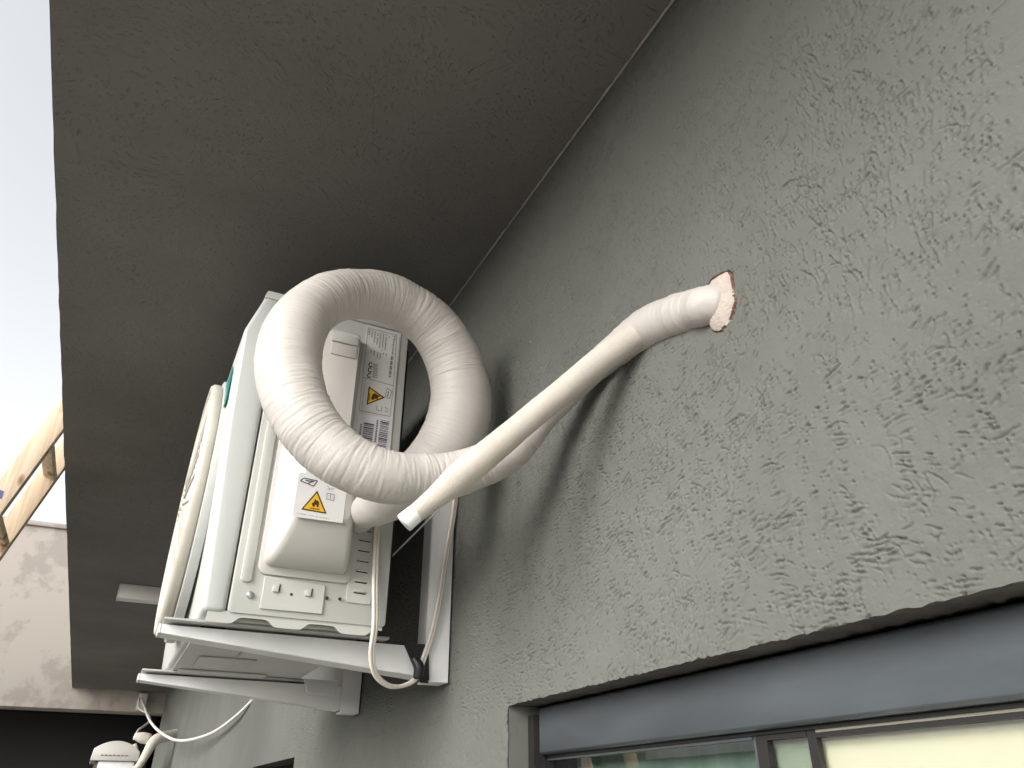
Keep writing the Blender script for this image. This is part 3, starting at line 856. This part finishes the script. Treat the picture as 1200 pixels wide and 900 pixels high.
# warning label on the valve cover
YV = YC - 0.0006
wl = prism('warning_label', [tuple(at(u, v, y=YV)[[0, 2]]) for u, v in ((350.5, 553.5), (408.0, 562), (401.5, 613), (342.5, 605))], 'y', YV, YV + 0.0004, M_labc, cover)
YQ = YV - 0.0004
t3 = [(371.8, 575.0), (352.8, 596.8), (382.8, 602.2)]
c3 = np.mean(t3, 0)
sheet('warning_border', [t3], YQ, M_inkb, wl)
sheet('warning_field', [[tuple(c3 + (np.array(q) - c3) * 0.82) for q in t3]], YQ - 0.0003, M_yel, wl)
sheet('flame_mark', [[(369.4, 584.6), (371.3, 586.8), (372.9, 586.4), (373.9, 590.0), (373.0, 594.0), (371.4, 594.9), (370.9, 591.2), (369.0, 591.6), (368.4, 594.2), (366.2, 593.2), (365.4, 589.8), (367.6, 588.4)],
                     line((363.2, 595.2), (374.6, 597.2), 1.0)], YQ - 0.0006, M_inkb, wl)
ic = [line((352.2, 563.2), (356.2, 560.2), 1.0), line((356.2, 560.2), (372.0, 563.6), 1.0), line((372.0, 563.6), (367.2, 569.8), 1.0), line((367.2, 569.8), (360, 566.4), 1.0), line((360, 566.4), (352.2, 563.6), 1.0), line((358, 563.0), (367, 564.2), 1.2), line((361, 566), (368, 564), 1.0)]
sheet('refrigerant_icon', ic, YQ, M_ink, wl)
mn = [line((383.2, 578.0), (382.6, 585.0), .6), line((382.6, 585.0), (391.2, 586.6), .6), line((391.2, 586.6), (391.8, 579.8), .6), line((387.4, 578.6), (386.9, 585.8), .6), line((383.2, 578.0), (387.4, 578.6), .6), line((387.4, 578.6), (391.8, 579.8), .6),
      line((383.5, 569), (386.5, 573), .5), line((386.5, 573), (391.5, 572.8), .5), line((383.5, 574), (386.5, 573), .5)]
sheet('manual_icon', mn, YQ, M_inkg, wl)
text('lettering', 'Cuidado: risco de incendio', (347.0, 601.6), (386.0, 608.4), 0.0017, YQ, M_inkg, wl)

# ------------------------------------------------------------------ brackets
def bracket(y, label):
    b = thing('wall_bracket', label, 'bracket', (WX, y, 0.18), 'white brackets carrying the air conditioner')
    T = 0.003
    tip, root = 0.046, 0.4545
    prism('arm', [(tip, 0.2225), (root, 0.1865), (root, 0.2345), (tip, 0.2345)], 'y', y, y + T, M_white, b, 0.0008, 1)
    prism('arm_flange', [(tip, 0.2315), (root, 0.2315), (root, 0.2345), (tip, 0.2345)], 'y', y + T + 0.0002, y + 0.04, M_white, b)
    prism('arm_flange', [(tip + .001, 0.2222), (root, 0.1862), (root, 0.1892), (tip + .001, 0.2252)], 'y', y + T + 0.0002, y + 0.04, M_white, b)
    box('arm_tip', tip - 0.003, tip - 0.0002, y - 0.0004, y + 0.04, 0.2222, 0.2347, M_white, b)
    box('wall_plate', 0.4555, WX - 0.003, y, y + T, 0.1805, 0.62, M_white, b, 0.0008, 1)
    box('plate_flange', 0.4550, 0.4580, y + T + 0.0002, y + 0.042, 0.2348, 0.62, M_white, b)
    box('plate_back', WX - 0.0065, WX - 0.0032, y + T + 0.0002, y + 0.042, 0.181, 0.62, M_white, b)
    box('plate_foot', 0.4585, WX - 0.007, y + T + 0.0002, y + 0.042, 0.181, 0.184, M_white, b)
    for xx in (0.10, 0.34):
        box('rubber_pad', xx, xx + 0.035, y + 0.004, y + 0.036, 0.2347, 0.2377, M_rubber, b)
    return b
bracket(BY[0], 'white steel bracket tied with black tape under the labelled end of the unit')
bracket(BY[1], 'white steel bracket under the unlabelled far end of the unit')

# packing piece left under the base
pk = prism('packing_sheet', [(at(358, 783, y=1.70)[0], 0.236), (at(398, 786, y=1.70)[0], 0.2365), (at(396, 798, y=1.70)[0], 0.205), (at(362, 797, y=1.70)[0], 0.21)], 'y', 1.70, 1.706, M_labc, None)
tag(pk, 'scrap of pale packing hanging under the air conditioner beside the bracket', 'packing')

# ------------------------------------------------------------------ wrapped pipe coil, sleeve
def wrinkles(seed, pitch, amp, dens, folds=False):
    def fn(s, th):
        ns, nt = len(s), len(th)
        G = np.random.default_rng(seed)
        W = np.zeros((ns, nt))
        ds = s[1] - s[0]
        # tape overlaps wound as a helix
        ph = (s[:, None] / pitch + th[None, :] / (2 * math.pi))
        saw = ph - np.floor(ph)
        W += amp * 0.55 * (saw - 0.5) * np.clip((1 - saw) * 14, 0, 1)
        # creases across the tube
        n = int(dens * s[-1])
        K = int(0.006 / ds) + 1
        rel = np.arange(-K, K + 1)
        for _ in range(n):
            c = G.uniform(0, ns); t0 = G.uniform(0, nt); half = G.uniform(0.04, 0.17) * nt
            sl = G.normal(0.0, 0.10) * 8.0 / 64 * 64 / nt
            a = amp * G.uniform(-0.9, 0.8); w = max(G.uniform(0.0005, 0.0013), 0.8 * ds) / ds
            bend = G.normal(0, 0.0025) / ds
            for j in range(int(-half), int(half) + 1):
                e = 1 - (j / half) ** 2
                col = int(t0 + j) % nt
                cc = c + sl * j * 1.0 + bend * (j / half) ** 2
                i0 = int(round(cc))
                idx = i0 + rel
                ok = (idx >= 0) & (idx < ns)
                if not ok.any(): continue
                W[idx[ok], col] += a * e * np.exp(-((idx[ok] - cc) / w) ** 2)
        # soft lumps of the bundle below
        W += amp * 2.2 * noise2(ns, nt, max(0.03 / ds, 3), seed + 1)[:, :] * np.sin(np.pi * np.linspace(0, 1, nt))[None, :] ** 0.5
        if folds:
            for c in (0.030, 0.041, 0.049, 0.060, 0.068, 0.081, 0.096):
                W += amp * 1.3 * np.exp(-((s[:, None] - c - 0.004 * np.cos(th[None, :] * 1.0 + c * 90)) / 0.0028) ** 2)
        return W
    return fn

coil = thing('insulated_pipe', 'loop of white tape-wrapped refrigerant pipe hanging beside the unit, running to the wall', 'pipe', (0.27, 0.95, 0.33))
def pp(u, v, y, r): return (*at(u, v, y=y), r)
def pr(u, v, y, half):
    p = at(u, v, y=y); return (*p, half / (FPX / float(p @ _F)))
h0 = HOLE + np.array((0.03, -0.012, 0.006))
path = [(*h0, 0.021), (*(HOLE + np.array((-0.004, 0.006, 0.001))), 0.0212), pr(814, 363, 0.545, 23.5), pr(785, 373, 0.59, 25.5), pr(756, 388, 0.64, 25), pr(728, 406, 0.68, 20.5), pr(696, 432, 0.73, 16.5),
        pr(646, 477, 0.795, 18), pr(602, 525, 0.845, 22), pr(565, 545, 0.872, 25), pr(511, 559.5, 0.892, 28), pr(455, 559, 0.895, 31.5),
        pr(417, 546, 0.90, 33), pr(376, 516, 0.91, 35.5), pr(348, 474, 0.92, 37.5), pr(338, 431, 0.932, 38.5), pr(344, 394, 0.942, 36.5),
        pr(361, 366, 0.955, 33), pr(391, 348, 0.97, 30.5), pr(424, 344.5, 0.985, 29.5), pr(456, 350, 0.996, 29), pr(484, 364, 1.005, 29.5), pr(507, 383, 1.012, 30.5), pr(524, 407, 1.018, 31.5),
        pr(535, 434, 1.022, 33.5), pr(540, 462, 1.025, 35.5), pr(538, 490, 1.03, 37), pr(527, 518, 1.035, 37), pr(505, 547, 1.042, 35), pr(470, 574, 1.055, 31), pr(446, 589, 1.075, 26), pr(430, 599, 1.115, 19.5), pr(420, 610, 1.172, 15)]
tube('wrapped_pipe', path, M_wrap, coil, step=0.0012, nseg=96, disp=wrinkles(31, 0.034, 0.00062, 2500, True))
spath = [pr(770, 384, 0.62, 14), pr(742, 395, 0.645, 16.5), pr(712, 416, 0.672, 16), pr(655, 462.5, 0.715, 15.5), pr(598, 509.5, 0.752, 15.8), pr(560, 541, 0.775, 16.8), pr(537, 560, 0.787, 17.2), pr(518, 576.5, 0.797, 14.5), pr(500, 591, 0.804, 12), pr(484, 604.0, 0.809, 11)]
tube('foam_sleeve', spath, M_foam, coil, step=0.0015, nseg=56, disp=wrinkles(44, 0.012, 0.00035, 260))
tube('sleeve_end', [pr(487.5, 601.4, 0.808, 11.2), pr(481, 606.6, 0.81, 11.7), pr(473.5, 613, 0.8125, 11.9)], M_endcap, coil, step=0.002, nseg=32)

# ------------------------------------------------------------------ power cable, tape, thin wire
def flatcable(name, pts, m, parent, r, step=0.004, nseg=12):
    return tube(name, [(*p, r) for p in pts], m, parent, step=step, nseg=nseg)
pc = thing('power_cable', 'beige power cable looping below the unit and up the bracket', 'cable', (0.40, 1.2, 0.17))
pts1 = [at(u, v, y=y) for u, v, y in ((441, 596, 1.172), (440, 625, 1.170), (438, 680, 1.168), (437.5, 735, 1.166), (434, 768, 1.180), (439, 791, 1.195), (455, 804, 1.212), (474, 803, 1.226), (487, 794, 1.234), (494, 775, 1.2355), (505, 742, 1.2350), (514, 700, 1.2345), (522, 650, 1.2345), (529, 610, 1.2345), (536, 560, 1.22))]
flatcable('outer_cord', pts1, M_cable, pc, 0.0031)
pts2 = [p + np.array((0.0047, 0.0014, 0.001)) for p in pts1]
flatcable('outer_cord', pts2, M_cable, pc, 0.0030)
tp = thing('black_tape', 'black tape binding the cable to the bracket corner', 'tape', (0.445, 1.24, 0.18))
for k, (xa, xb, sx) in enumerate(((0.414, 0.436, 0.026), (0.428, 0.447, 0.016), (0.442, 0.4575, 0.004))):
    q = [(xa, 0.2385 - 0.001 * k), (xb, 0.2385 - 0.001 * k), (xb + sx, 0.178 + .004 * k), (xa + sx * 1.3, 0.178 + .004 * k)]
    prism('tape_strip', q, 'y', 1.2425 - 0.0016 * (k + 1), 1.2430 - 0.0012 * k, M_black, tp, 0.0003, 1)
    prism('tape_strip', [(q[0][0], 0.236 + .0005 * k), (q[1][0], 0.236 + .0005 * k), (q[1][0], 0.2375 + .0005 * k), (q[0][0], 0.2375 + .0005 * k)], 'y', 1.2427, 1.286, M_black, tp)
tube('tape_knot', [pp(484, 770, 1.232, .006), pp(491, 782, 1.229, .009), pp(489, 796, 1.231, .007)], M_black, tp, step=0.003, nseg=10)
tw = tube('thin_wire', [pp(456, 655, 1.30, .0016), pp(470, 641, 1.28, .0016), pp(488, 623, 1.25, .0016), pp(515, 596, 1.21, .0016)], M_cablew, None, step=0.01, nseg=8)
tag(tw, 'thin pale wire stretched behind the open sleeve end', 'wire')

# ------------------------------------------------------------------ second unit at the end of the passage
YU = 6.5
u2 = thing('air_conditioner', 'small white outdoor unit with domed lid at the end of the passage', 'air conditioner', (0.14, YU + 0.3, -0.20))
xl, xr_ = at(105, 892, y=YU)[0], at(163, 888, y=YU)[0]
zl = at(110, 891, y=YU)[2]
ztop = at(137, 868, y=YU)[2]
arc = [(xl, zl)] + [(xl + (xr_ - xl) * t, zl + 0.02 + (ztop - zl - 0.02) * (math.sin(math.pi * min(0.08 + 0.86 * t, 1)) ** 0.6)) for t in np.linspace(0.03, 1, 14)] + [(xr_, zl)]
lid = prism('lid', arc, 'y', YU, YU + 0.6, M_plastic, u2, 0.006)
for k in range(7):
    xx = xl + 0.06 + k * 0.026
    box('vent_slot', xx, xx + 0.016, YU - 0.003, YU - 0.0005, zl + 0.030, zl + 0.037, M_inkg, lid)
box('body', xl + 0.055, xr_ - 0.02, YU + 0.02, YU + 0.58, -0.18, zl - 0.001, M_white, u2, 0.01)
box('front_shade_strip', xl + 0.03, xl + 0.054, YU + 0.05, YU + 0.55, -0.16, zl - 0.002, M_reveal, u2)  # dark brown strip stands in for the shadow on the front below the lid
for yy in (YU + 0.12, YU + 0.46):
    prism('mount', [(xl + 0.05, -0.199), (WX - 0.002, -0.199), (WX - 0.002, -0.30), (xl + 0.05, -0.215)], 'y', yy, yy + 0.03, M_white, u2)
p2 = thing('insulated_pipe', 'short cream pipe slanting from the small far unit up to the wall', 'pipe', (0.3, YU, 0.3))
pA, pB = at(163, 897, y=YU - 0.05), at(181, 868, y=YU - 0.05)
tube('wrapped_pipe', [(pA[0] - 0.04, YU - 0.06, pA[2] - 0.05, 0.022), (*pA, 0.024), (*((pA + pB) / 2), 0.030), (*pB, 0.036), (WX + 0.02, YU + 0.05, pB[2] + 0.06, 0.036)], M_foam, p2, step=0.02, nseg=16)
pC = at(156, 866, y=YU)
tube('taped_joint', [(pC[0], YU - 0.02, pC[2] + 0.02, 0.018), (pC[0] + 0.05, YU - 0.02, pC[2] + 0.01, 0.036), (pC[0] + 0.11, YU - 0.02, pC[2] + 0.0, 0.036)], M_foam, p2, step=0.02, nseg=12)
tube('pipe_stub', [pp(157, 872, YU + .02, .018), pp(161, 886, YU + .02, .016)], M_foam, p2, step=0.02, nseg=10)

# white cable drooping along the wall
cb = thing('wall_cable', 'white cable drooping along the wall below the brackets', 'cable', (0.4, 5, 0.2))
tube('cord', [pp(301, 815, 3.22, 0.0059), pp(280, 836, 3.45, 0.0059), pp(250, 858, 4.0, 0.0065), pp(222, 867, 4.6, 0.0071), pp(205, 867, 5.1, 0.0077), pp(188, 858, 5.8, 0.0087), pp(176, 845, 6.7, 0.0093), pp(170, 830, 7.8, 0.0099), pp(166, 818, 8.45, 0.0099)], M_cablew, cb, step=0.03, nseg=10)
tube('cord', [pp(163, 818, 8.5, 0.0099), pp(163, 830, 8.4, 0.0099), pp(171, 835, 8.3, 0.0093), pp(176, 843, 7.8, 0.0081), pp(170, 850, 7.2, 0.0074), pp(162, 856, 6.8, 0.0074), pp(157, 866, 6.5, 0.0074)], M_cablew, cb, step=0.03, nseg=8)
jb_ = at(165, 823, y=YE - 0.04)
box('terminal_block', jb_[0] - 0.03, jb_[0] + 0.05, YE - 0.06, YE - 0.001, jb_[2] - 0.07, jb_[2] + 0.08, M_cablew, cb, 0.006)
